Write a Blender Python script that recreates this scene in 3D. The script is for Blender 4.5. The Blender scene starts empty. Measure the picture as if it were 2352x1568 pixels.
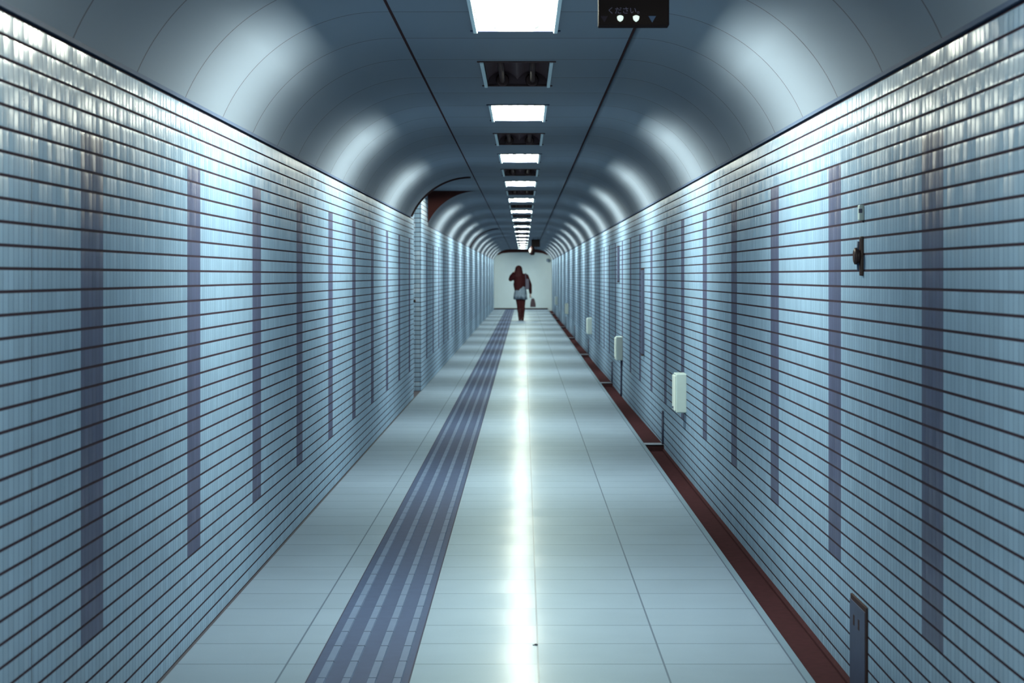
import bpy, bmesh, math, random
from mathutils import Vector, Matrix
random.seed(7)
S = bpy.context.scene
C = S.collection

# ------------------------------------------------------------------ camera, world, exposure
F_PX, VPX, VPY = 5205.0, 1203.0, 633.0            # focal length and vanishing point for a 2352 x 1568 frame
EYE = 1.2345
cd = bpy.data.cameras.new('camera'); cam = bpy.data.objects.new('camera', cd); C.objects.link(cam)
cd.sensor_width = 36.0; cd.lens = F_PX / 2352 * 36
cd.shift_x = -(VPX - 1176) / 2352; cd.shift_y = -(784 - VPY) / 2352
cd.clip_start = 0.05; cd.clip_end = 300
cd.dof.use_dof = True; cd.dof.focus_distance = 10.0; cd.dof.aperture_fstop = 9.0
cam.location = (0, 0, EYE); cam.rotation_euler = (math.pi / 2, 0, 0)
S.camera = cam
w = bpy.data.worlds.new('world'); S.world = w; w.use_nodes = True
w.node_tree.nodes['Background'].inputs[0].default_value = (0.01, 0.015, 0.03, 1)
w.node_tree.nodes['Background'].inputs[1].default_value = 1.0
S.view_settings.view_transform = 'Standard'; S.view_settings.look = 'None'
S.view_settings.exposure = 0.0; S.view_settings.gamma = 1.0
S.cycles.max_bounces = 12; S.cycles.diffuse_bounces = 4; S.cycles.glossy_bounces = 4
TUBE_LIGHT = 24.0       # glow of the glass itself
TUBE_WATTS = 86.0      # light each tube throws down and to its side
LAMP_COL = (0.97, 1.0, 0.83, 1)

# ------------------------------------------------------------------ measures (metres)
Y0, Y1 = -9.0, 83.2
XL, XR = -1.112, 1.033          # wall faces
XG = 0.886                      # gutter edge of the floor
ZC, ZW = 2.204, 1.80            # ceiling, top of the tiling
AX0, AX1, AR = -0.52, 0.44, 0.6366   # where the two vault curves start, their radius
CUT0, CUT1 = 22.2, 25.95        # the vault is cut away here over the side passage
OP0, OP1, XF = 22.9, 24.25, -1.097
XP = -3.2                       # end of the side passage
LX, LHW = -0.033, 0.1665        # centre and half width of the ceiling lights
LLEN, LPITCH, LFAR = 1.302, 2.585, 8.96

# ------------------------------------------------------------------ node helpers
class NT:
    def __init__(s, m): s.t = m.node_tree; s.n = s.t.nodes; s.l = s.t.links
    def put(s, sock, v):
        if isinstance(v, bpy.types.NodeSocket): s.l.new(v, sock)
        else: sock.default_value = v
    def m(s, op, a, b=None, c=None, clamp=False):
        n = s.n.new('ShaderNodeMath'); n.operation = op; n.use_clamp = clamp
        s.put(n.inputs[0], a)
        if b is not None: s.put(n.inputs[1], b)
        if c is not None: s.put(n.inputs[2], c)
        return n.outputs[0]
    def v(s, op, a, b=None, scale=None):
        n = s.n.new('ShaderNodeVectorMath'); n.operation = op
        s.put(n.inputs[0], a)
        if b is not None: s.put(n.inputs[1], b)
        if scale is not None: s.put(n.inputs['Scale'], scale)
        return n.outputs[0]
    def xyz(s, v):
        n = s.n.new('ShaderNodeSeparateXYZ'); s.put(n.inputs[0], v); return n.outputs
    def comb(s, x, y, z):
        n = s.n.new('ShaderNodeCombineXYZ')
        for i, q in enumerate((x, y, z)): s.put(n.inputs[i], q)
        return n.outputs[0]
    def mix(s, f, a, b):
        n = s.n.new('ShaderNodeMix'); n.data_type = 'RGBA'
        s.put(n.inputs[0], f); s.put(n.inputs[6], a); s.put(n.inputs[7], b); return n.outputs[2]
    def noise(s, vec, scale, detail=3, rough=.55):
        n = s.n.new('ShaderNodeTexNoise'); s.put(n.inputs['Vector'], vec)
        n.inputs['Scale'].default_value = scale; n.inputs['Detail'].default_value = detail; n.inputs['Roughness'].default_value = rough
        return n.outputs['Fac']
    def white(s, vec):
        n = s.n.new('ShaderNodeTexWhiteNoise'); n.noise_dimensions = '3D'; s.put(n.inputs['Vector'], vec); return n.outputs
    def coord(s): return s.n.new('ShaderNodeTexCoord').outputs['Object']
    def geo(s): return s.n.new('ShaderNodeNewGeometry').outputs
    def near(s, x, period, phase, half):             # 1 where x is within half of phase + k*period
        q = s.m('FRACT', s.m('DIVIDE', s.m('SUBTRACT', x, phase - period / 2), period))
        return s.m('LESS_THAN', s.m('ABSOLUTE', s.m('SUBTRACT', q, .5)), half / period)
    def band(s, x, a, b):
        return s.m('MULTIPLY', s.m('GREATER_THAN', x, a), s.m('LESS_THAN', x, b))

def col(r, g, b): return (r, g, b, 1)
def base_mat(name):
    m = bpy.data.materials.new(name); m.use_nodes = True
    return m, NT(m), m.node_tree.nodes['Principled BSDF']
def plain(name, c, rough=.5, metal=0., spec=.5, mottle=.12, scale=18, emit=None, strength=0):
    m, t, p = base_mat(name)
    n = t.noise(t.coord(), scale)
    k = t.m('ADD', t.m('MULTIPLY', n, 2 * mottle), 1 - mottle)
    t.put(p.inputs['Base Color'], t.v('SCALE', c[:3], scale=k))
    p.inputs['Roughness'].default_value = rough; p.inputs['Metallic'].default_value = metal
    p.inputs['Specular IOR Level'].default_value = spec
    if emit:
        p.inputs['Emission Color'].default_value = emit; p.inputs['Emission Strength'].default_value = strength
    return m

def two_lobes(m, fac, grough=None, fac_socket=None):                     # matt body colour under a thin, even sheen
    nt = m.node_tree; p = nt.nodes['Principled BSDF']; out = next(n for n in nt.nodes if n.type == 'OUTPUT_MATERIAL')
    d = nt.nodes.new('ShaderNodeBsdfDiffuse'); g = nt.nodes.new('ShaderNodeBsdfGlossy'); mx = nt.nodes.new('ShaderNodeMixShader')
    g.inputs['Color'].default_value = (1, 1, 1, 1); mx.inputs[0].default_value = fac
    for src, dst in (('Base Color', d.inputs['Color']), ('Normal', d.inputs['Normal']), ('Normal', g.inputs['Normal']), ('Roughness', g.inputs['Roughness'])):
        q = p.inputs[src]
        if q.is_linked: nt.links.new(q.links[0].from_socket, dst)
        elif src != 'Normal': dst.default_value = q.default_value
    if grough is not None:
        for l in list(g.inputs['Roughness'].links): nt.links.remove(l)
        g.inputs['Roughness'].default_value = grough
    if fac_socket is not None: nt.links.new(fac_socket, mx.inputs[0])
    nt.links.new(d.outputs[0], mx.inputs[1]); nt.links.new(g.outputs[0], mx.inputs[2]); nt.links.new(mx.outputs[0], out.inputs['Surface'])
    nt.nodes.remove(p)

TILE = (0.148, 0.237, 0.342); STRIP = (0.048, 0.060, 0.115); GROUT = (0.020, 0.014, 0.024)
def tile_material(name, strip_phase, joint=None):
    m, t, p = base_mat(name)
    g = t.geo(); N = g['Normal']
    x, y, z = t.xyz(t.coord()); nx, ny, nz = t.xyz(N)
    side = t.m('GREATER_THAN', t.m('ABSOLUTE', ny), .5)      # faces looking along the tunnel run their columns in x
    uu = t.m('ADD', t.m('MULTIPLY', y, t.m('SUBTRACT', 1., side)), t.m('MULTIPLY', x, side))
    u = t.m('DIVIDE', t.m('ADD', uu, 20.0 - (strip_phase % .05)), .05); v = t.m('DIVIDE', t.m('ADD', z, 2.0), .05)
    fu = t.m('SUBTRACT', t.m('FRACT', u), .5); fv = t.m('SUBTRACT', t.m('FRACT', v), .5)
    cell = t.comb(t.m('FLOOR', u), t.m('FLOOR', v), .5)
    wn = t.white(cell); r0, r1, r2 = t.xyz(wn['Color'])
    row = t.m('GREATER_THAN', t.m('ABSOLUTE', fv), .5 - .070)
    colj = t.m('GREATER_THAN', t.m('ABSOLUTE', fu), .5 - .034)
    q = t.m('FRACT', t.m('DIVIDE', t.m('SUBTRACT', y, strip_phase - 18.0), 1.8))
    strip = t.m('MULTIPLY', t.m('LESS_THAN', q, .30 / 1.8), t.band(z, .30, 1.60))
    strip = t.m('MULTIPLY', strip, t.m('SUBTRACT', 1., side))
    tint = t.m('ADD', .93, t.m('MULTIPLY', r0, .14))
    slow = t.m('ADD', .90, t.m('MULTIPLY', t.noise(t.comb(t.m('MULTIPLY', uu, .8), 0., t.m('MULTIPLY', z, .5)), 1.6), .2))
    c = t.mix(strip, TILE + (1,), STRIP + (1,))
    c = t.v('SCALE', c, scale=t.m('MULTIPLY', tint, slow))
    jc = t.mix(strip, col(.036, .064, .13), col(.035, .035, .07))
    c = t.mix(colj, c, jc)
    if joint is not None:
        c = t.mix(t.m('LESS_THAN', t.m('ABSOLUTE', t.m('SUBTRACT', y, joint)), .0035), c, GROUT + (1,))
    c = t.mix(row, c, GROUT + (1,))
    t.put(p.inputs['Base Color'], c)
    # every glazed tile is slightly pillowed and sits at its own tiny angle
    du = t.m('ADD', t.m('MULTIPLY', t.m('POWER', t.m('MULTIPLY', fu, 2.), 3.), .10), t.m('MULTIPLY', t.m('SUBTRACT', r1, .5), .11))
    dv = t.m('ADD', t.m('MULTIPLY', t.m('POWER', t.m('MULTIPLY', fv, 2.), 3.), .10), t.m('MULTIPLY', t.m('SUBTRACT', r2, .5), .04))
    tang = t.comb(t.m('MULTIPLY', side, du), t.m('MULTIPLY', t.m('SUBTRACT', 1., side), du), dv)
    t.put(p.inputs['Normal'], t.v('NORMALIZE', t.v('ADD', N, tang)))
    t.put(p.inputs['Roughness'], t.m('ADD', .24, t.m('MULTIPLY', row, .5)))
    two_lobes(m, .10, fac_socket=t.m('MULTIPLY', .10, t.m('SUBTRACT', 1., t.m('MULTIPLY', t.m('MAXIMUM', row, colj), .9))))
    return m

def floor_material():
    m, t, p = base_mat('floor_tiles')
    N = t.geo()['Normal']; x, y, z = t.xyz(t.coord())
    cx = t.m('DIVIDE', t.m('SUBTRACT', x, .046 - 8), .4); cy = t.m('DIVIDE', t.m('SUBTRACT', y, 7.207 - 40), .4)
    wn = t.white(t.comb(t.m('FLOOR', cx), t.m('FLOOR', cy), 3.5)); r0, r1, r2 = t.xyz(wn['Color'])
    long_j = t.m('MULTIPLY', t.near(x, .4, .046, .0030), t.m('LESS_THAN', x, .80))
    cross_j = t.m('MULTIPLY', t.near(y, .4, 7.207, .0055), t.m('LESS_THAN', x, .859))
    curb_j = t.m('LESS_THAN', t.m('ABSOLUTE', t.m('SUBTRACT', x, .859)), .0028)
    n1 = t.noise(t.coord(), 3.0, 5); n2 = t.noise(t.coord(), 160.0, 2)
    k = t.m('ADD', .80, t.m('MULTIPLY', r0, .08))
    k = t.m('ADD', k, t.m('MULTIPLY', n1, .24)); k = t.m('ADD', k, t.m('MULTIPLY', n2, .10))
    c = t.mix(t.m('GREATER_THAN', x, .859), col(.11, .155, .22), col(.078, .122, .178))
    c = t.v('SCALE', c, scale=k)
    c = t.mix(cross_j, c, col(.045, .07, .115)); c = t.mix(long_j, c, col(.03, .045, .085)); c = t.mix(curb_j, c, col(.025, .035, .07))
    c = t.mix(t.m('LESS_THAN', x, XL + .010), c, col(.03, .02, .03))
    t.put(p.inputs['Base Color'], c)
    tang = t.comb(t.m('MULTIPLY', t.m('SUBTRACT', r1, .5), .012), t.m('MULTIPLY', t.m('SUBTRACT', r2, .5), .016), 0.)
    t.put(p.inputs['Normal'], t.v('NORMALIZE', t.v('ADD', N, tang)))
    t.put(p.inputs['Roughness'], t.m('ADD', .15, t.m('MULTIPLY', n1, .06)))
    p.inputs['Specular IOR Level'].default_value = .22
    return m

def ceiling_material():
    m, t, p = base_mat('ceiling_panels')
    x, y, z = t.xyz(t.coord())
    seam = t.near(y, .9225, 9.25, .005)
    wn = t.white(t.comb(t.m('FLOOR', t.m('DIVIDE', t.m('SUBTRACT', y, 9.25 - 92.25), .9225)), 1.5, 2.5)); r0, r1, r2 = t.xyz(wn['Color'])
    k = t.m('ADD', .94, t.m('MULTIPLY', r0, .12))
    c = t.v('SCALE', (0.122, 0.156, 0.205), scale=k)
    c = t.mix(seam, c, col(.028, .02, .028))
    t.put(p.inputs['Base Color'], c)
    p.inputs['Roughness'].default_value = .42; p.inputs['Specular IOR Level'].default_value = .3
    return m

M = {
    'tile_l': tile_material('wall_tiles_left', 5.69, 5.12),
    'tile_r': tile_material('wall_tiles_right', 5.58),
    'floor': floor_material(), 'ceil': ceiling_material(),
    'groove': plain('dark_joint', (.035, .016, .018), .7),
    'rail': plain('edge_rail', (.06, .085, .14), .4),
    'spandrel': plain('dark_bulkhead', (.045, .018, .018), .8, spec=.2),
    'plaster': plain('end_wall_paint', (.43, .55, .62), .6, mottle=.05, scale=4),
    'gutter': plain('gutter_concrete', (.022, .007, .010), .85, spec=.08, mottle=.35, scale=30),
    'lip': plain('gutter_lip', (.13, .17, .23), .5),
    'tact': plain('tactile_base', (.028, .046, .095), .55, spec=.15, mottle=.15, scale=12),
    'bar': plain('tactile_bar', (.065, .10, .17), .5, spec=.15, mottle=.1, scale=12),
    'white': plain('white_enamel', (.72, .76, .74), .35, mottle=.04),
    'railw': plain('light_side_rail', (.55, .68, .74), .35, mottle=.04),
    'reflector': plain('reflector', (.80, .82, .80), .35, mottle=.02),
    'reflector_off': plain('reflector_shaded', (.10, .062, .07), .3, mottle=.1),  # same reflector as above, its shade in unlit fixtures put into the colour
    'socket': plain('lamp_socket', (.06, .03, .03), .5),
    'tube_off': plain('tube_unlit', (.045, .022, .022), .35),  # white glass coloured dark to carry the shade inside an unlit fixture
    'box': plain('outlet_box', (.33, .43, .45), .3, mottle=.04),
    'boxside': plain('outlet_bright_side', (.46, .55, .55), .22, mottle=.03),  # lighter than the box body: its bright side is put into the colour
    'dark': plain('dark_metal', (.024, .012, .013), .45),
    'conduit': plain('conduit_paint', (.04, .052, .10), .45),
    'steel': plain('access_plate_steel', (.032, .045, .085), .4, mottle=.15),
    'signbody': plain('sign_case', (.016, .006, .007), .45, mottle=.1),
    'signtext': plain('sign_lettering', (.30, .26, .38), .6),
    'tri': plain('sign_triangle', (.16, .25, .42), .5),
    'tri_dim': plain('sign_triangle_dark', (.07, .05, .07), .5),
    'lens': plain('signal_lens', (.8, .9, .85), .3, emit=(.80, 1.0, .88, 1), strength=.9),
    'tube': plain('tube_lit', (.9, .9, .9), .4, emit=LAMP_COL, strength=TUBE_LIGHT),
    'jacket': plain('jacket_cloth', (.03, .006, .008), .85, spec=.15),
    'hair': plain('hair', (.03, .006, .008), .7, spec=.2),
    'legs': plain('leggings', (.032, .006, .008), .8, spec=.15),
    'boot': plain('boot_leather', (.03, .006, .008), .7),
    'skin': plain('skin', (.38, .26, .22), .55),
    'skirt': plain('skirt_cloth', (.15, .21, .28), .8, mottle=.45, scale=22),
    'bag': plain('handbag_cloth', (.055, .04, .055), .7),
    'bag2': plain('shoulder_bag_cloth', (.075, .075, .11), .7),
    'debris': plain('debris', (.02, .03, .05), .8),
    'camera_shell': plain('camera_shell', (.12, .18, .27), .4),
}

SHEEN = {'floor': .04, 'ceil': .05, 'plaster': .02, 'gutter': .008, 'tact': .02, 'bar': .025, 'spandrel': .0, 'groove': .01,
         'jacket': .006, 'hair': .01, 'legs': .006, 'boot': .015, 'skirt': .01, 'bag': .01, 'bag2': .01, 'rail': .008, 'lip': .03, 'dark': .03, 'conduit': .03,
         'box': .05, 'boxside': .06, 'signbody': .015, 'signtext': .01, 'tri': .02, 'tri_dim': .01, 'reflector_off': .03, 'tube_off': .03, 'steel': .05, 'socket': .02, 'camera_shell': .04, 'railw': .05}
for k_ in ('tact', 'bar'):
    t_ = NT(M[k_]); p_ = M[k_].node_tree.nodes['Principled BSDF']; src_ = p_.inputs['Base Color'].links[0].from_socket
    x_, y_, z_ = t_.xyz(t_.coord())
    e_ = t_.m('MAXIMUM', t_.near(y_, .3, 7.221, .004) if k_ == 'bar' else 0., t_.m('GREATER_THAN', t_.m('ABSOLUTE', t_.m('SUBTRACT', x_, -.505)), .154))
    t_.put(p_.inputs['Base Color'], t_.mix(e_, src_, (.018, .022, .045, 1)))
for k_, f_ in SHEEN.items(): two_lobes(M[k_], f_)
# the floor polish also has a broad soft lobe
nt_ = M['floor'].node_tree; mx_ = next(n for n in nt_.nodes if n.type == 'MIX_SHADER'); gl_ = next(n for n in nt_.nodes if n.type == 'BSDF_GLOSSY')
soft_ = nt_.nodes.new('ShaderNodeBsdfGlossy'); soft_.inputs['Roughness'].default_value = .46; soft_.inputs['Color'].default_value = (.72, .95, 1, 1); mx2_ = nt_.nodes.new('ShaderNodeMixShader'); mx2_.inputs[0].default_value = .07
nt_.links.new(mx_.outputs[0], mx2_.inputs[1]); nt_.links.new(soft_.outputs[0], mx2_.inputs[2])
nt_.links.new(mx2_.outputs[0], next(n for n in nt_.nodes if n.type == 'OUTPUT_MATERIAL').inputs['Surface'])

# ------------------------------------------------------------------ mesh helpers
def box(bm, x0, x1, y0, y1, z0, z1, mi=0, bevel=0, seg=2):
    r = bmesh.ops.create_cube(bm, size=1, matrix=Matrix.Translation(((x0 + x1) / 2, (y0 + y1) / 2, (z0 + z1) / 2)) @ Matrix.Diagonal((x1 - x0, y1 - y0, z1 - z0, 1)))
    vs = r['verts']
    if bevel:
        es = list({e for v in vs for e in v.link_edges})
        o = bmesh.ops.bevel(bm, geom=es, offset=bevel, segments=seg, profile=.5, affect='EDGES')
        fs = {f for v in o['verts'] for f in v.link_faces}
    else:
        fs = {f for v in vs for f in v.link_faces}
    for f in fs: f.material_index = mi
def quad(bm, pts, mi=0, smooth=False):
    f = bm.faces.new([bm.verts.new(p) for p in pts]); f.material_index = mi; f.smooth = smooth; return f
def prism_y(bm, prof, y0, y1, mi=0, smooth=False):      # closed x-z outline, extruded along y
    a = [bm.verts.new((px, y0, pz)) for px, pz in prof]; b = [bm.verts.new((px, y1, pz)) for px, pz in prof]
    n = len(prof)
    for i in range(n):
        f = bm.faces.new((a[i], a[(i + 1) % n], b[(i + 1) % n], b[i])); f.material_index = mi; f.smooth = smooth
    for q in (a, b[::-1]):
        f = bm.faces.new(q); f.material_index = mi
    bmesh.ops.recalc_face_normals(bm, faces=bm.faces)
def sheet_y(bm, prof, y0, y1, mi=0, smooth=True):       # open x-z line swept along y
    a = [bm.verts.new((px, y0, pz)) for px, pz in prof]; b = [bm.verts.new((px, y1, pz)) for px, pz in prof]
    for i in range(len(prof) - 1):
        f = bm.faces.new((a[i], a[i + 1], b[i + 1], b[i])); f.material_index = mi; f.smooth = smooth
def frames(path):
    out = []
    for i, p in enumerate(path):
        d = (path[min(i + 1, len(path) - 1)] - path[max(i - 1, 0)]).normalized()
        s = d.cross(Vector((0, 0, 1))) if abs(d.z) < .95 else d.cross(Vector((0, 1, 0)))
        s.normalize(); out.append((p, s, s.cross(d).normalized()))
    return out
def tube(bm, path, radii, seg=10, mi=0, flat=1.0):
    path = [Vector(p) for p in path]
    if not isinstance(radii, (list, tuple)): radii = [radii] * len(path)
    rings = []
    for (p, s, t), r in zip(frames(path), radii):
        rings.append([bm.verts.new(p + s * math.cos(2 * math.pi * k / seg) * r + t * math.sin(2 * math.pi * k / seg) * r * flat) for k in range(seg)])
    for a, b in zip(rings, rings[1:]):
        for k in range(seg):
            f = bm.faces.new((a[k], a[(k + 1) % seg], b[(k + 1) % seg], b[k])); f.material_index = mi; f.smooth = True
    for q in (rings[0][::-1], rings[-1]):
        f = bm.faces.new(q); f.material_index = mi
def ball(bm, c, r, mi=0, seg=14):
    if not isinstance(r, (list, tuple)): r = (r, r, r)
    o = bmesh.ops.create_uvsphere(bm, u_segments=seg, v_segments=max(6, seg * 2 // 3), radius=1, matrix=Matrix.Translation(c) @ Matrix.Diagonal((*r, 1)))
    for f in {f for v in o['verts'] for f in v.link_faces}: f.material_index = mi; f.smooth = True
def limb(bm, pts):                                      # chain of (point, radius): tapered tubes with round joints
    for (p, r) in pts: ball(bm, p, r)
    for (p, r), (q, s) in zip(pts, pts[1:]):
        if Vector(p) != Vector(q): tube(bm, [p, q], [r if not isinstance(r, (list, tuple)) else r[0], s if not isinstance(s, (list, tuple)) else s[0]], 12)
def link(o, parent=None, **props):
    C.objects.link(o)
    if parent: o.parent = parent
    for k, v in props.items(): o[k] = v
    return o
def obj(name, bm, mats, parent=None, recalc=True, **props):
    if recalc: bmesh.ops.recalc_face_normals(bm, faces=bm.faces)
    me = bpy.data.meshes.new(name); bm.to_mesh(me); bm.free()
    for q in (mats if isinstance(mats, (list, tuple)) else [mats]): me.materials.append(M[q])
    return link(bpy.data.objects.new(name, me), parent, **props)
def thing(name, loc, label, category, group=None):
    o = bpy.data.objects.new(name, None); o.empty_display_size = .05; o.location = loc
    link(o, label=label, category=category)
    if group: o['group'] = group
    return o
def copy_thing(root, loc, label):
    r = root.copy(); C.objects.link(r); r.location = loc; r['label'] = label
    for ch in list(root.children):
        c = ch.copy(); C.objects.link(c); c.parent = r
        for g in list(ch.children):
            d = g.copy(); C.objects.link(d); d.parent = c
    return r
def fused(name, bm, mat, parent, voxel=.012, smooth=6):  # overlapping volumes fused into one continuous skin
    me = bpy.data.meshes.new(name); bm.to_mesh(me); bm.free()
    o = bpy.data.objects.new(name, me); C.objects.link(o)
    r = o.modifiers.new('remesh', 'REMESH'); r.mode = 'VOXEL'; r.voxel_size = voxel; r.use_smooth_shade = True
    s = o.modifiers.new('smooth', 'SMOOTH'); s.factor = .5; s.iterations = smooth
    dg = bpy.context.evaluated_depsgraph_get(); dg.update()
    out = bpy.data.meshes.new_from_object(o.evaluated_get(dg))
    bpy.data.objects.remove(o); bpy.data.meshes.remove(me)
    out.name = name; out.materials.clear(); out.materials.append(M[mat])
    for p in out.polygons: p.use_smooth = True
    return link(bpy.data.objects.new(name, out), parent)
NB = bmesh.new
ST = {'kind': 'structure'}

# ------------------------------------------------------------------ the setting
bm = NB()
quad(bm, [(XL - .02, Y0, 0), (XG, Y0, 0), (XG, Y1, 0), (XL - .02, Y1, 0)])
quad(bm, [(XP, OP0, 0), (XL - .02, OP0, 0), (XL - .02, OP1, 0), (XP, OP1, 0)])
quad(bm, [(XG, Y0, 0), (XG, Y0, -.09), (XG, Y1, -.09), (XG, Y1, 0)])
obj('floor', bm, 'floor', **ST)

def wall_boxes(name, boxes, mat):
    bm = NB()
    for b in boxes: box(bm, *b)
    return obj(name, bm, mat, **ST)
wall_boxes('wall_left', [(XL - .25, XL, Y0, CUT0, -.02, ZW), (XL - .25, XL, CUT0, OP0, -.02, ZC),
                         (XF - .265, XF, OP1, CUT1, -.02, ZC), (XF - .265, XF, CUT1, Y1, -.02, ZW)], 'tile_l')
wall_boxes('wall_right', [(XR, XR + .25, Y0, Y1, -.10, ZW)], 'tile_r')
wall_boxes('wall_passage_near', [(XP, XL - .25, OP0 - .25, OP0, -.02, ZC)], 'tile_l')
wall_boxes('wall_passage_far', [(XP, XF - .265, OP1, OP1 + .25, -.02, ZC)], 'tile_l')
wall_boxes('wall_passage_end', [(XP - .1, XP, OP0 - .25, OP1 + .25, -.02, ZC)], 'plaster')
wall_boxes('wall_end', [(XL - .3, XR + .3, Y1, Y1 + .2, -.1, ZC + .05)], 'plaster')
wall_boxes('wall_back', [(XL - .3, XR + .3, Y0 - .2, Y0, -.1, ZC + .05)], 'spandrel')
bm = NB(); box(bm, XF, XG, Y1 - .012, Y1, 0, .045); obj('baseboard_end', bm, 'gutter', **ST)

# ceiling: flat middle with openings for the lights, curved panels down to the walls
ZV = 1.816
def vault(x0, sgn, n=28):
    u1 = math.sqrt(AR ** 2 - (AR - (ZC - ZV)) ** 2); a1 = math.asin(u1 / AR)
    return [(x0 + sgn * AR * math.sin(a1 * i / n), ZC - AR * (1 - math.cos(a1 * i / n))) for i in range(n + 1)]
lamps = [LFAR + LPITCH * j for j in range(-4, 29)]       # far ends of the ceiling lights
bm = NB()
hx0, hx1 = LX - LHW, LX + LHW
def flat(x0, x1, y0, y1): quad(bm, [(x0, y0, ZC), (x0, y1, ZC), (x1, y1, ZC), (x1, y0, ZC)])
flat(AX0, hx0, Y0, Y1); flat(hx1, AX1, Y0, Y1)
edges = [Y0] + [q for f in lamps for q in (f - LLEN, f)] + [Y1]
for a, b in zip(edges[::2], edges[1::2]): flat(hx0, hx1, a, b)
flat(XP, AX0, CUT0, CUT1)
vl, vr = vault(AX0, -1), vault(AX1, 1)
sheet_y(bm, vl, Y0, CUT0); sheet_y(bm, vl, CUT1, Y1); sheet_y(bm, vr, Y0, Y1)
bmesh.ops.remove_doubles(bm, verts=bm.verts, dist=1e-5)
obj('ceiling', bm, 'ceil', recalc=False, **ST)
# dark lengthwise joints in the flat ceiling
for i, gx in enumerate((-.489, .434)):
    bm = NB(); box(bm, gx - .005, gx + .005, Y0, Y1, ZC - .0015, ZC + .01); obj('trim_%d' % (i + 1), bm, 'groove', **ST)
# metal rail under the curved panels; the shadow gap below it is coloured dark
bm = NB()
for a, b in ((Y0, CUT0), (CUT1, Y1)):
    box(bm, vl[-1][0] - .06, vl[-1][0] + .001, a, b, ZW + .005, ZV + .001)
    box(bm, XL - .20, XL - .012, a, b, ZW, ZW + .006, 1)
obj('trim_3', bm, ['rail', 'groove'], **ST)
bm = NB()
box(bm, vr[-1][0] - .001, vr[-1][0] + .06, Y0, Y1, ZW + .005, ZV + .001)
box(bm, XR + .012, XR + .20, Y0, Y1, ZW, ZW + .006, 1)
obj('trim_4', bm, ['rail', 'groove'], **ST)
# spandrel wall where the left vault starts again behind the side passage, and the dark edge of the cut
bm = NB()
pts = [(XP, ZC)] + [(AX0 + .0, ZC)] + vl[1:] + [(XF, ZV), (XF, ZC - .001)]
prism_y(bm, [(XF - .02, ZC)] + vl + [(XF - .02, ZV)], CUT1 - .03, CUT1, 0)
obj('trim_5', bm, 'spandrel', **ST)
bm = NB()
off = [(x + .010 * math.sin(0), z) for x, z in vl]
inner = [(AX0 - (AR - .016) * math.sin(math.asin(min(1, (AX0 - x) / AR))), ZC - AR + (AR - .016) * math.cos(math.asin(min(1, (AX0 - x) / AR)))) for x, z in vl]
prism_y(bm, vl + inner[::-1], CUT0 - .03, CUT0, 0)
obj('trim_6', bm, 'groove', **ST)
bm = NB(); prism_y(bm, vl + inner[::-1], 46.5, 46.62, 0); obj('trim_7', bm, 'groove', **ST)
# dark bulkhead over the end wall
bm = NB()
low = [(-.95, 1.99), (-.80, 2.055), (-.55, 2.085), (0, 2.092), (.45, 2.085), (.70, 2.055), (.86, 1.99)]
top = [p for p in vr[::-1] if p[0] < .90] + [p for p in vl if p[0] > -.98]
prism_y(bm, low + top, Y1 - .06, Y1, 0)
obj('trim_8', bm, 'spandrel', **ST)

# drain gutter along the right wall: each stretch falls away from a small step
STEPS = [16.7 + 9.6 * k for k in range(8)]
bm = NB()
segs = [(Y0, STEPS[0], -.052, -.056)] + [(a, min(b, Y1), -.014, -.052) for a, b in zip(STEPS, STEPS[1:] + [Y1])if a < Y1]
for a, b, za, zb in segs:
    quad(bm, [(XG, a, za), (XR + .01, a, za), (XR + .01, b, zb), (XG, b, zb)])
for s in STEPS:
    if s > Y1: continue
    quad(bm, [(XG, s, -.08), (XR + .01, s, -.08), (XR + .01, s, -.012), (XG, s, -.012)])
    box(bm, XG, XR + .004, s, s + .16, -.02, -.008, 1)
obj('trim_9', bm, ['gutter', 'lip'], recalc=False, **ST)
# coving between gutter and tiles
bm = NB(); prism_y(bm, [(XR + .01, -.06), (XR - .014, -.06), (XR - .012, -.046), (XR + .01, -.03)], Y0, Y1, 0)
obj('trim_10', bm, 'gutter', **ST)

# ------------------------------------------------------------------ tactile paving
tp = thing('tactile_paving', (0, 0, 0), 'long dark blue tactile paving strip with four raised bars on the floor', 'tactile paving')
TX0, TX1 = -.663, -.347
bm = NB(); box(bm, TX0, TX1, Y0, Y1 - .3, -.002, .003); obj('base_strip', bm, 'tact', tp)
for k in range(4):
    xc = TX0 + .026 + (TX1 - TX0) * (.062 + .245 * k)
    bm = NB(); y = 7.221 - .3 * 50
    while y < Y1 - .7:
        prism_y_pts = [(xc - .0145, .002), (xc - .0115, .0075), (xc + .0115, .0075), (xc + .0145, .002)]
        if y > 1.0:
            a = [bm.verts.new((px, y + .004, pz)) for px, pz in prism_y_pts]; b = [bm.verts.new((px, y + .296, pz)) for px, pz in prism_y_pts]
            for i in range(3): bm.faces.new((a[i], a[i + 1], b[i + 1], b[i]))
            bm.faces.new(a); bm.faces.new(b[::-1])
        y += .3
    obj('raised_bar', bm, 'bar', tp)

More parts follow.
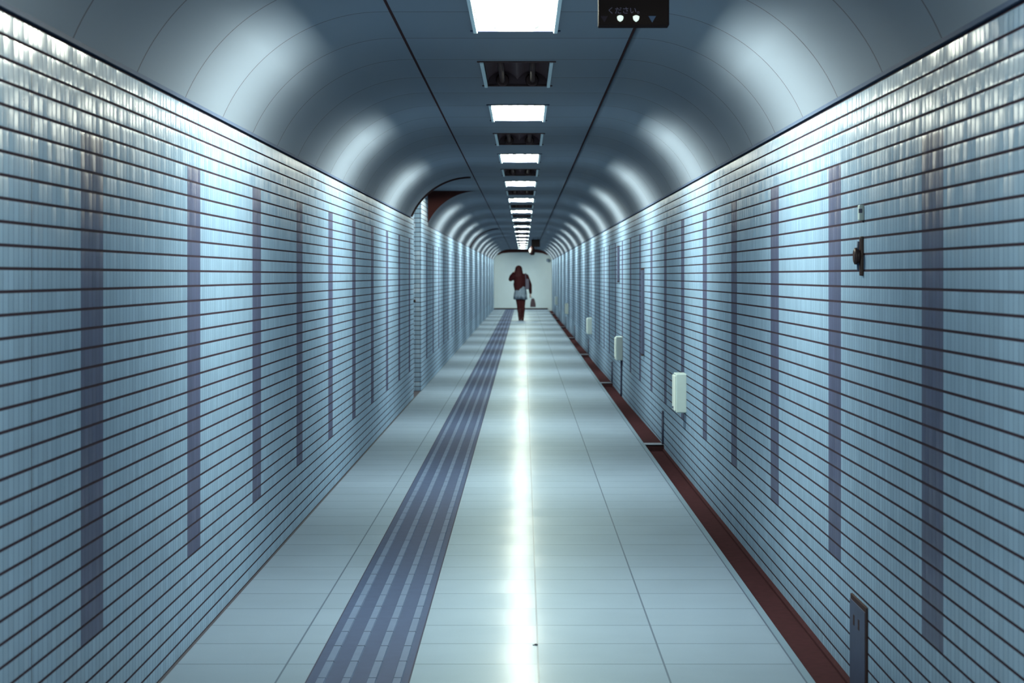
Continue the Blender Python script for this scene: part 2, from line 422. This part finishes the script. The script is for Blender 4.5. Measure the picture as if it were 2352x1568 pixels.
# ------------------------------------------------------------------ ceiling lights
def make_light(lit):
    t = thing('ceiling_light', (0, 0, 0), 'x', 'ceiling light', 'lit ceiling lights down the tunnel' if lit else 'unlit ceiling lights between the lit ones')
    hl = LLEN / 2; D = .085
    bm = NB()       # housing: sides, back and the two end plates
    box(bm, -LHW, -LHW + .004, -hl, hl, 0, D); box(bm, LHW - .004, LHW, -hl, hl, 0, D)
    box(bm, -LHW, LHW, -hl, hl, D, D + .006)
    box(bm, -LHW, LHW, -hl, -hl + .004, -.002, D); box(bm, -LHW, LHW, hl - .004, hl, -.002, D)
    obj('housing', bm, 'reflector' if lit else 'reflector_off', t)
    bm = NB()       # double trough reflector
    prof = []
    for i in range(33):
        u = -1 + 2 * i / 32
        prof.append((u * .150, .028 + .042 * abs(math.sin(math.pi * u)) ** .8 - (.008 if abs(u) > .97 else 0)))
    sheet_y(bm, prof, -hl + .006, hl - .006)
    obj('reflector', bm, 'reflector' if lit else 'reflector_off', t, recalc=False)
    for s in (-1, 1):
        bm = NB(); box(bm, s * .158 - .0085, s * .158 + .0085, -hl, hl, -.013, .004, bevel=.003); obj('side_rail', bm, 'railw', t)
        bm = NB(); tube(bm, [(s * .075, -.60, .022), (s * .075, .60, .022)], .0145, 14); obj('tube', bm, 'tube' if lit else 'tube_off', t)
        for e in (-1, 1):
            bm = NB(); tube(bm, [(s * .075, e * .601, .024), (s * .075, e * .632, .026)], [.018, .022] if lit else [.027, .034], 14)
            obj('lamp_socket', bm, 'white' if lit else 'socket', t)  # white copy carries the lit look, dark copy the shaded one
    for e in (-1, 1):
        bm = NB(); box(bm, -LHW - .012, LHW + .012, e * (hl - .002) - .006, e * (hl - .002) + .006, -.006, .004, bevel=.002); obj('dark_end_strip', bm, 'conduit' if lit else 'socket', t)  # dark strip across each end of the fixture
    if lit:
        for s in (-1, 1):
            ld = bpy.data.lights.new('tube_glow', 'AREA'); ld.shape = 'RECTANGLE'; ld.size = .030; ld.size_y = 1.18
            ld.energy = TUBE_WATTS; ld.color = LAMP_COL[:3]
            lo = bpy.data.objects.new('tube_glow', ld); link(lo, t); ang = math.radians(57)
            lo.location = (s * .075 - s * math.sin(ang) * .0155, 0, .022 - math.cos(ang) * .0155); lo.rotation_euler = (0, s * ang, 0)
    return t
ORD = ['first', 'second', 'third', 'fourth', 'fifth', 'sixth', 'seventh', 'eighth', 'ninth', 'tenth', 'eleventh', 'twelfth', 'thirteenth', 'fourteenth', 'fifteenth', 'sixteenth']
protos = {}
for j, f in zip(range(-4, 29), lamps):
    lit = j % 2 == 0 and j > -4
    if j < 0:
        label = ('lit' if lit else 'unlit') + ' twin-tube ceiling light above or behind the viewpoint'
    elif j == 0:
        label = 'largest lit twin-tube ceiling light, cut by the top edge of the photo'
    elif j == 1:
        label = 'nearest unlit ceiling light with shaded reflector and pale side rails'
    elif j == 28:
        label = 'farthest lit ceiling light, last of the row before the end wall'
    elif lit:
        label = ORD[j // 2] + ' lit white ceiling light counted from the top of the photo'
    else:
        label = ORD[j // 2] + ' unlit dark ceiling light counted from the top of the photo'
    loc = (LX, f - LLEN / 2, ZC)
    if lit not in protos:
        protos[lit] = make_light(lit); protos[lit].location = loc; protos[lit]['label'] = label
    else:
        copy_thing(protos[lit], loc, label)

# ------------------------------------------------------------------ hanging signs
def text_mesh(body, size, loc, parent, name, mat):
    cu = bpy.data.curves.new(name, 'FONT'); cu.body = body; cu.size = size; cu.extrude = .0006
    o = bpy.data.objects.new(name, cu); C.objects.link(o)
    dg = bpy.context.evaluated_depsgraph_get(); dg.update()
    me = bpy.data.meshes.new_from_object(o.evaluated_get(dg)); bpy.data.objects.remove(o); bpy.data.curves.remove(cu)
    me.transform(Matrix.Rotation(math.pi / 2, 4, 'X')); me.materials.clear(); me.materials.append(M[mat])
    q = bpy.data.objects.new(name, me); q.location = loc; return link(q, parent)
def tri_disc(bm, x, z, r, yf, thick=.002, round_=0.0):
    n = 30; pts = []
    for i in range(n):
        a = 2 * math.pi * i / n - math.pi / 2
        # rounded triangle, point down
        k = math.cos(math.pi / 3) / math.cos(((a + math.pi / 2) % (2 * math.pi / 3)) - math.pi / 3)
        rr = r * (round_ + (1 - round_) * k * 1.25)
        pts.append((x + rr * math.cos(a), z + rr * math.sin(a)))
    prism_y(bm, pts, yf - thick, yf, 0)
sg = thing('hanging_sign', (.3355, 6.90, 0), 'black hanging sign with white lettering and two glowing lamps at the top edge', 'sign')
sw, z0, z1 = .1075, 1.996, 2.150
bm = NB(); box(bm, -sw, sw, 0, .075, z0, z1, bevel=.003); obj('sign_case', bm, 'signbody', sg)
for s in (-1, 1):
    bm = NB(); tube(bm, [(s * .06, .037, z1 - .002), (s * .06, .037, ZC)], .007, 10); obj('hanger', bm, 'dark', sg)
text_mesh('ください。', .0225, (.2540 - .3355, -.0005, 2.0335), sg, 'lettering', 'signtext')
zz = EYE + (633 - 42) / 754.3
for px, mat, r, rd in ((1424.5, 'lens', .0100, .75), (1461, 'lens', .0102, .65), (1498, 'tri', .0105, .0), (1388, 'tri_dim', .0100, .0)):
    bm = NB(); tri_disc(bm, (px - 1203) / 754.3 - .3355, zz, r, .0, .003, rd)
    obj('signal_lamp' if mat == 'lens' else 'triangle_mark', bm, mat, sg)

sg2 = thing('hanging_sign', (.309, 58.5, 0), 'small far black square sign hanging from the ceiling right of the lights', 'sign')
bm = NB(); box(bm, -.110, .110, 0, .09, 1.978, 2.175, bevel=.006); obj('sign_case', bm, 'signbody', sg2)
for s in (-1, 1):
    bm = NB(); tube(bm, [(s * .06, .045, 2.17), (s * .06, .045, ZC)], .008, 8); obj('hanger', bm, 'dark', sg2)
sl = thing('signal_light', (.262, 70.0, 0), 'rounded black hanging signal light with one white lens near the end wall', 'signal light')
bm = NB()
prof = [(0, 1.865), (.045, 1.87), (.075, 1.90), (.085, 1.95), (.08, 2.06), (.05, 2.12), (.02, 2.15), (0, 2.152)]
seg = 18; rings = [[bm.verts.new((r * math.cos(2 * math.pi * k / seg), r * math.sin(2 * math.pi * k / seg), z)) for k in range(seg)] for r, z in prof[1:-1]]
for a, b in zip(rings, rings[1:]):
    for k in range(seg): bm.faces.new((a[k], a[(k + 1) % seg], b[(k + 1) % seg], b[k])).smooth = True
bm.faces.new(rings[0][::-1]); bm.faces.new(rings[-1])
obj('light_body', bm, 'signbody', sl)
bm = NB(); ball(bm, (-.062, -.052, 2.012), (.036, .022, .068)); obj('lens', bm, 'lens', sl)
bm = NB(); tube(bm, [(0, 0, 2.14), (0, 0, ZC)], .012, 10); obj('stem', bm, 'dark', sl)
sc = thing('security_camera', (.888, Y1, 1.80), 'small grey dome camera at the top right corner of the end wall', 'security camera')
bm = NB(); ball(bm, (0, -.09, 0), (.065, .065, .06)); obj('dome', bm, 'camera_shell', sc)
bm = NB(); tube(bm, [(0, 0, .03), (0, -.09, .05)], .03, 12); tube(bm, [(0, -.002, .03), (0, -.012, .03)], .05, 14); obj('bracket', bm, 'box', sc)

# ------------------------------------------------------------------ fittings on the right wall
def outlet(y, zc, label, proto=None):
    if proto: return copy_thing(proto, (XR, y, zc), label)
    t = thing('outlet_box', (XR, y, zc), label, 'wall box', 'white boxes low on the right wall')
    bm = NB(); box(bm, -.066, .004, 0, .24, -.124, .124, bevel=.006); obj('box_body', bm, 'box', t)
    bm = NB(); box(bm, -.076, -.0655, .012, .228, -.112, .112, bevel=.004); obj('cover', bm, 'boxside', t)
    bm = NB(); box(bm, -.082, -.0755, .10, .14, -.10, -.088, bevel=.002); obj('latch', bm, 'steel', t)
    return t
o1 = outlet(14.39, .487, 'largest and nearest of the white boxes low on the right wall')
outlet(23.7, .472, 'second white box from the front, low on the right wall above a dark cable', o1)
outlet(34.4, .470, 'third white box from the front, low on the right wall', o1)
outlet(52.5, .470, 'fourth white box from the front, small and faint on the right wall', o1)
outlet(69.3, .470, 'farthest tiny white box on the right wall near the end wall', o1)
bm = NB(); tube(bm, [(XR - .010, 23.75, .352), (XR - .010, 23.75, .20), (XR - .010, 23.78, .02), (XR - .010, 23.78, -.03)], .011, 10)
obj('cable', bm, 'conduit', label='dark cable running down to the floor from the second white wall box', category='cable')
dp = None
for i, s in enumerate(q for q in STEPS if q < 80):
    lab = ['nearest', 'second', 'third', 'fourth', 'fifth', 'sixth', 'farthest'][i] + ' short dark drain pipe standing at a gutter step on the right wall'
    loc = (XR, s + .02, 0)
    if dp is None:
        dp = thing('drain_pipe', loc, lab, 'pipe', 'short drain pipes along the right gutter')
        bm = NB(); tube(bm, [(-.008, 0, .235), (-.008, 0, -.012)], .008, 10); obj('pipe', bm, 'conduit', dp)
        bm = NB(); box(bm, -.014, .001, -.016, .016, .225, .239, bevel=.002); obj('bracket', bm, 'conduit', dp)
    else: copy_thing(dp, loc, lab)
def conduit(y, z0, z1, label):
    t = thing('wall_conduit', (XR, y, z0), label, 'conduit', 'upright conduits on the right wall')
    h = z1 - z0
    bm = NB(); box(bm, -.022, .003, 0, .13, 0, h, bevel=.004); obj('channel', bm, 'conduit', t)
    bm = NB(); box(bm, -.024, .002, .004, .126, -.012, .004, bevel=.002); obj('end_cap', bm, 'dark', t)
    bm = NB(); box(bm, -.024, .002, .004, .126, h - .004, h + .012, bevel=.002); obj('end_cap', bm, 'dark', t)
conduit(19.4, .56, 1.285, 'long dark upright conduit on the right wall, the nearer one')
conduit(24.4, 1.175, 1.545, 'shorter dark upright conduit high on the right wall, the farther one')
sw_ = thing('wall_switch', (XR, 6.90, 1.4265), 'small white switch box set between tile joints, above the dark pull handle', 'switch')
bm = NB(); box(bm, -.014, .003, -.018, .018, -.0235, .0235, bevel=.003); obj('switch_box', bm, 'box', sw_)
bm = NB(); box(bm, -.015, -.004, -.0188, -.008, -.002, .012, bevel=.002); obj('button', bm, 'conduit', sw_)
ph = thing('pull_handle', (XR, 6.90, 1.294), 'small dark pull handle with round knob on the right tiled wall', 'handle')
bm = NB(); box(bm, -.010, .003, -.013, .013, -.060, .060, bevel=.004, seg=3); obj('back_plate', bm, 'dark', ph)
bm = NB(); tube(bm, [(-.008, 0, 0), (-.020, 0, 0)], [.017, .023], 20); tube(bm, [(-.019, 0, 0), (-.026, 0, 0), (-.029, 0, 0)], [.026, .025, .018], 20); obj('knob', bm, 'dark', ph)
bm = NB(); tube(bm, [(-.009, .016, .045), (-.013, .020, .0), (-.009, .016, -.045)], .006, 8); obj('trim_ring', bm, 'rail', ph)
ap = thing('access_panel', (XR, 6.80, 0), 'dark steel access panel with two slots at the foot of the right wall', 'access panel')
bm = NB(); box(bm, -.006, .003, 0, .325, -.055, .238, bevel=.002); obj('frame', bm, 'dark', ap)
bm = NB(); box(bm, -.0082, -.005, .016, .325, -.05, .222, bevel=.001); obj('plate', bm, 'steel', ap)
for yy in (.135, .235):
    bm = NB(); box(bm, -.0088, -.0078, yy - .015, yy + .015, .150, .182, bevel=.0004); obj('slot', bm, 'dark', ap)
kn = NB(); tube(kn, [(XL + .0, 22.86, .98), (XL + .014, 22.86, .98), (XL + .022, 22.86, .98)], [.010, .016, .012], 14)  # tiny knob on the corner of the side passage
obj('wall_knob', kn, 'dark', label='tiny dark knob on the tiled corner of the left wall passage', category='peg')
bm = NB(); ball(bm, (.041, 7.58, .001), (.006, .012, .004), seg=10); ball(bm, (.036, 7.575, .0005), (.007, .006, .002), seg=8)
obj('floor_debris', bm, 'debris', label='small dark speck of litter on the centre floor joint', category='litter')

# ------------------------------------------------------------------ the person
PX, PY = -.08, 62.5
pe = thing('person', (PX, PY, 0), 'person with long dark hair walking away in dark jacket, pale skirt and dark leggings', 'person')
bm = NB()
limb(bm, [((-.02, 0, .84), .10), ((-.03, .0, 1.0), .115), ((-.035, .0, 1.14), .125), ((-.04, 0, 1.20), .10)])
limb(bm, [((-.045, .0, 1.22), .055), ((-.055, .01, 1.32), .048)])
ball(bm, (-.058, .02, 1.405), (.072, .088, .105)); ball(bm, (-.058, .104, 1.39), (.012, .018, .018)); ball(bm, (-.058, .085, 1.345), (.04, .03, .03))
for s in (-1, 1): ball(bm, (-.058 + s * .074, .01, 1.395), (.01, .018, .028))
limb(bm, [((-.10, 0, 1.215), .055), ((-.185, 0, 1.215), .052), ((-.285, .05, 1.135), .042), ((-.26, .12, 1.22), .038), ((-.165, .10, 1.345), .027)])
limb(bm, [((.05, 0, 1.215), .055), ((.155, 0, 1.22), .052), ((.245, -.01, .985), .042), ((.265, .03, .80), .030), ((.268, .045, .745), .026)])
limb(bm, [((-.075, 0, .80), .085), ((-.06, .0, .60), .080), ((-.045, -.01, .42), .056), ((-.035, -.02, .26), .053), ((-.028, -.02, .07), .036)])
limb(bm, [((.045, 0, .80), .085), ((.05, .02, .60), .080), ((.05, .02, .42), .056), ((.048, .03, .26), .053), ((.045, .04, .07), .036)])
for (fx, fy) in ((-.028, -.02), (.045, .04)): limb(bm, [((fx, fy - .03, .035), .033), ((fx, fy + .07, .03), .034), ((fx, fy + .13, .024), .026)])
# hands: palm, four fingers and a thumb each
ball(bm, (-.152, .115, 1.375), (.018, .036, .040)); ball(bm, (.269, .05, .70), (.017, .036, .042))
body = fused('body', bm, 'skin', pe, .009, 3)
bm = NB()
for k in range(4):
    y = .085 + k * .020; L = (.055, .066, .070, .062)[k]
    tube(bm, [(-.150, y, 1.395), (-.140, y + .006, 1.395 + L * .5), (-.126, y + .012, 1.395 + L * .9)], [.0085, .008, .0065], 8)
    yb = .022 + k * .019
    tube(bm, [(.268, yb, .675), (.262, yb + .004, .675 - L * .5), (.248, yb + .006, .672 - L * .62), (.240, yb + .004, .680 - L * .4)], [.0085, .008, .0075, .0065], 8)
tube(bm, [(-.150, .09, 1.36), (-.136, .070, 1.385), (-.128, .064, 1.405)], [.010, .009, .007], 8)
tube(bm, [(.262, .078, .715), (.246, .088, .690), (.240, .086, .668)], [.010, .009, .007], 8)
fb = bmesh.new(); fb.from_mesh(body.data); tmp = bpy.data.meshes.new('tmp'); bm.to_mesh(tmp); bm.free(); fb.from_mesh(tmp); fb.to_mesh(body.data); fb.free(); bpy.data.meshes.remove(tmp)
bm = NB()       # jacket, fuller than the body, hem hanging lower on the left
limb(bm, [((-.05, 0, .90), .140), ((-.045, 0, 1.02), .155), ((-.035, 0, 1.12), .158), ((-.035, 0, 1.18), .12)])
limb(bm, [((-.10, 0, .875), .085), ((-.12, 0, 1.0), .09)]); limb(bm, [((.02, 0, .93), .105), ((.05, 0, 1.10), .11)])
limb(bm, [((-.10, 0, 1.215), .075), ((-.175, 0, 1.205), .074), ((-.285, .045, 1.135), .058), ((-.265, .11, 1.215), .052), ((-.20, .105, 1.30), .042)])
limb(bm, [((.05, 0, 1.225), .075), ((.145, 0, 1.215), .073), ((.245, -.01, .985), .058), ((.264, .025, .82), .045), ((.268, .04, .765), .040)])
limb(bm, [((-.05, .0, 1.24), .085), ((-.055, .005, 1.29), .062)])
fused('jacket', bm, 'jacket', pe, .011, 5)
bm = NB()       # long hair over head and shoulders, open at the face side
ball(bm, (-.06, -.005, 1.405), (.105, .105, .118)); ball(bm, (-.065, -.045, 1.31), (.118, .075, .12)); ball(bm, (-.06, -.060, 1.23), (.125, .060, .11))
ball(bm, (-.14, -.0, 1.29), (.04, .05, .11)); ball(bm, (.02, -.0, 1.29), (.04, .05, .11))
fused('hair', bm, 'hair', pe, .011, 4)
bm = NB()       # flared skirt with soft folds
seg = 48; rows = [(.97, .138, -.02), (.80, .160, -.01), (.70, .165, -.015), (.585, .170, -.012)]
rings = []
for i, (z, r, cx) in enumerate(rows):
    rings.append([bm.verts.new((cx + (r + .010 * i * math.sin(8 * a + i)) * math.cos(a), (r * .82 + .008 * i * math.sin(8 * a + i)) * math.sin(a), z + .01 * math.sin(3 * a))) for a in (2 * math.pi * k / seg for k in range(seg))])
inner = [bm.verts.new((v.co.x * .94, v.co.y * .94, v.co.z + .004)) for v in rings[-1]]
rings.append(inner); rings.append([bm.verts.new((v.co.x * .97, v.co.y * .97, v.co.z - .002)) for v in rings[0]])
for a, b in zip(rings, rings[1:]):
    for k in range(seg): bm.faces.new((a[k], a[(k + 1) % seg], b[(k + 1) % seg], b[k])).smooth = True
obj('skirt', bm, 'skirt', pe)
bm = NB()
limb(bm, [((-.075, 0, .80), .092), ((-.06, .0, .60), .087), ((-.047, -.01, .42), .066), ((-.037, -.02, .28), .062), ((-.03, -.02, .16), .05)])
limb(bm, [((.045, 0, .80), .092), ((.05, .02, .60), .087), ((.05, .02, .42), .066), ((.048, .03, .28), .062), ((.045, .04, .16), .05)])
fused('leggings', bm, 'legs', pe, .010, 4)
for (fx, fy, zt, fz) in ((-.028, -.02, .30, 0), (.045, .04, .30, 0)):
    bm = NB()
    limb(bm, [((fx - .004, fy, zt), .066), ((fx, fy, .16), .055), ((fx, fy, .08), .046)])
    limb(bm, [((fx, fy - .03, .040), .040), ((fx, fy + .07, .037), .040), ((fx, fy + .14, .030), .030)])
    box(bm, fx - .034, fx + .034, fy - .06, fy + .16, 0.0, .03)
    fused('boot', bm, 'boot', pe, .009, 3)
hb = thing('handbag', (PX + .335, PY + .05, .37), 'small tapered brown handbag hanging from the right hand of the person', 'bag')
bm = NB()
lo = [(-.078, -.04), (.078, -.04), (.078, .04), (-.078, .04)]; hi = [(-.045, -.015), (.035, -.015), (.035, .015), (-.045, .015)]
va = [bm.verts.new((a, b, 0)) for a, b in lo]; vm = [bm.verts.new((a * .92, b * 1.1, .10)) for a, b in lo]; vb = [bm.verts.new((a, b, .235)) for a, b in hi]
bm.faces.new(va[::-1]); bm.faces.new(vb)
for p, q in ((va, vm), (vm, vb)):
    for k in range(4): bm.faces.new((p[k], p[(k + 1) % 4], q[(k + 1) % 4], q[k]))
bmesh.ops.bevel(bm, geom=list(bm.edges), offset=.010, segments=2, affect='EDGES')
obj('bag_body', bm, 'bag', hb)
for s in (-1, 1):
    bm = NB(); tube(bm, [(-.040, s * .012, .23), (-.072, s * .008, .29), (-.083, s * .004, .318), (-.06, s * .006, .29), (.02, s * .012, .232)], .005, 8); obj('handle', bm, 'bag', hb)
sb = thing('shoulder_bag', (PX + .17, PY - .215, .86), 'dull grey shoulder bag hanging against the right arm of the person', 'bag')
bm = NB(); box(bm, -.045, .060, -.05, .035, 0, .29, bevel=.028, seg=3); obj('bag_body', bm, 'bag2', sb)
bm = NB(); tube(bm, [(-.03, 0, .27), (-.04, .04, .36), (-.04, .115, .425), (-.035, .17, .448), (-.03, .215, .450)], .010, 8, flat=.5); obj('strap', bm, 'bag2', sb)
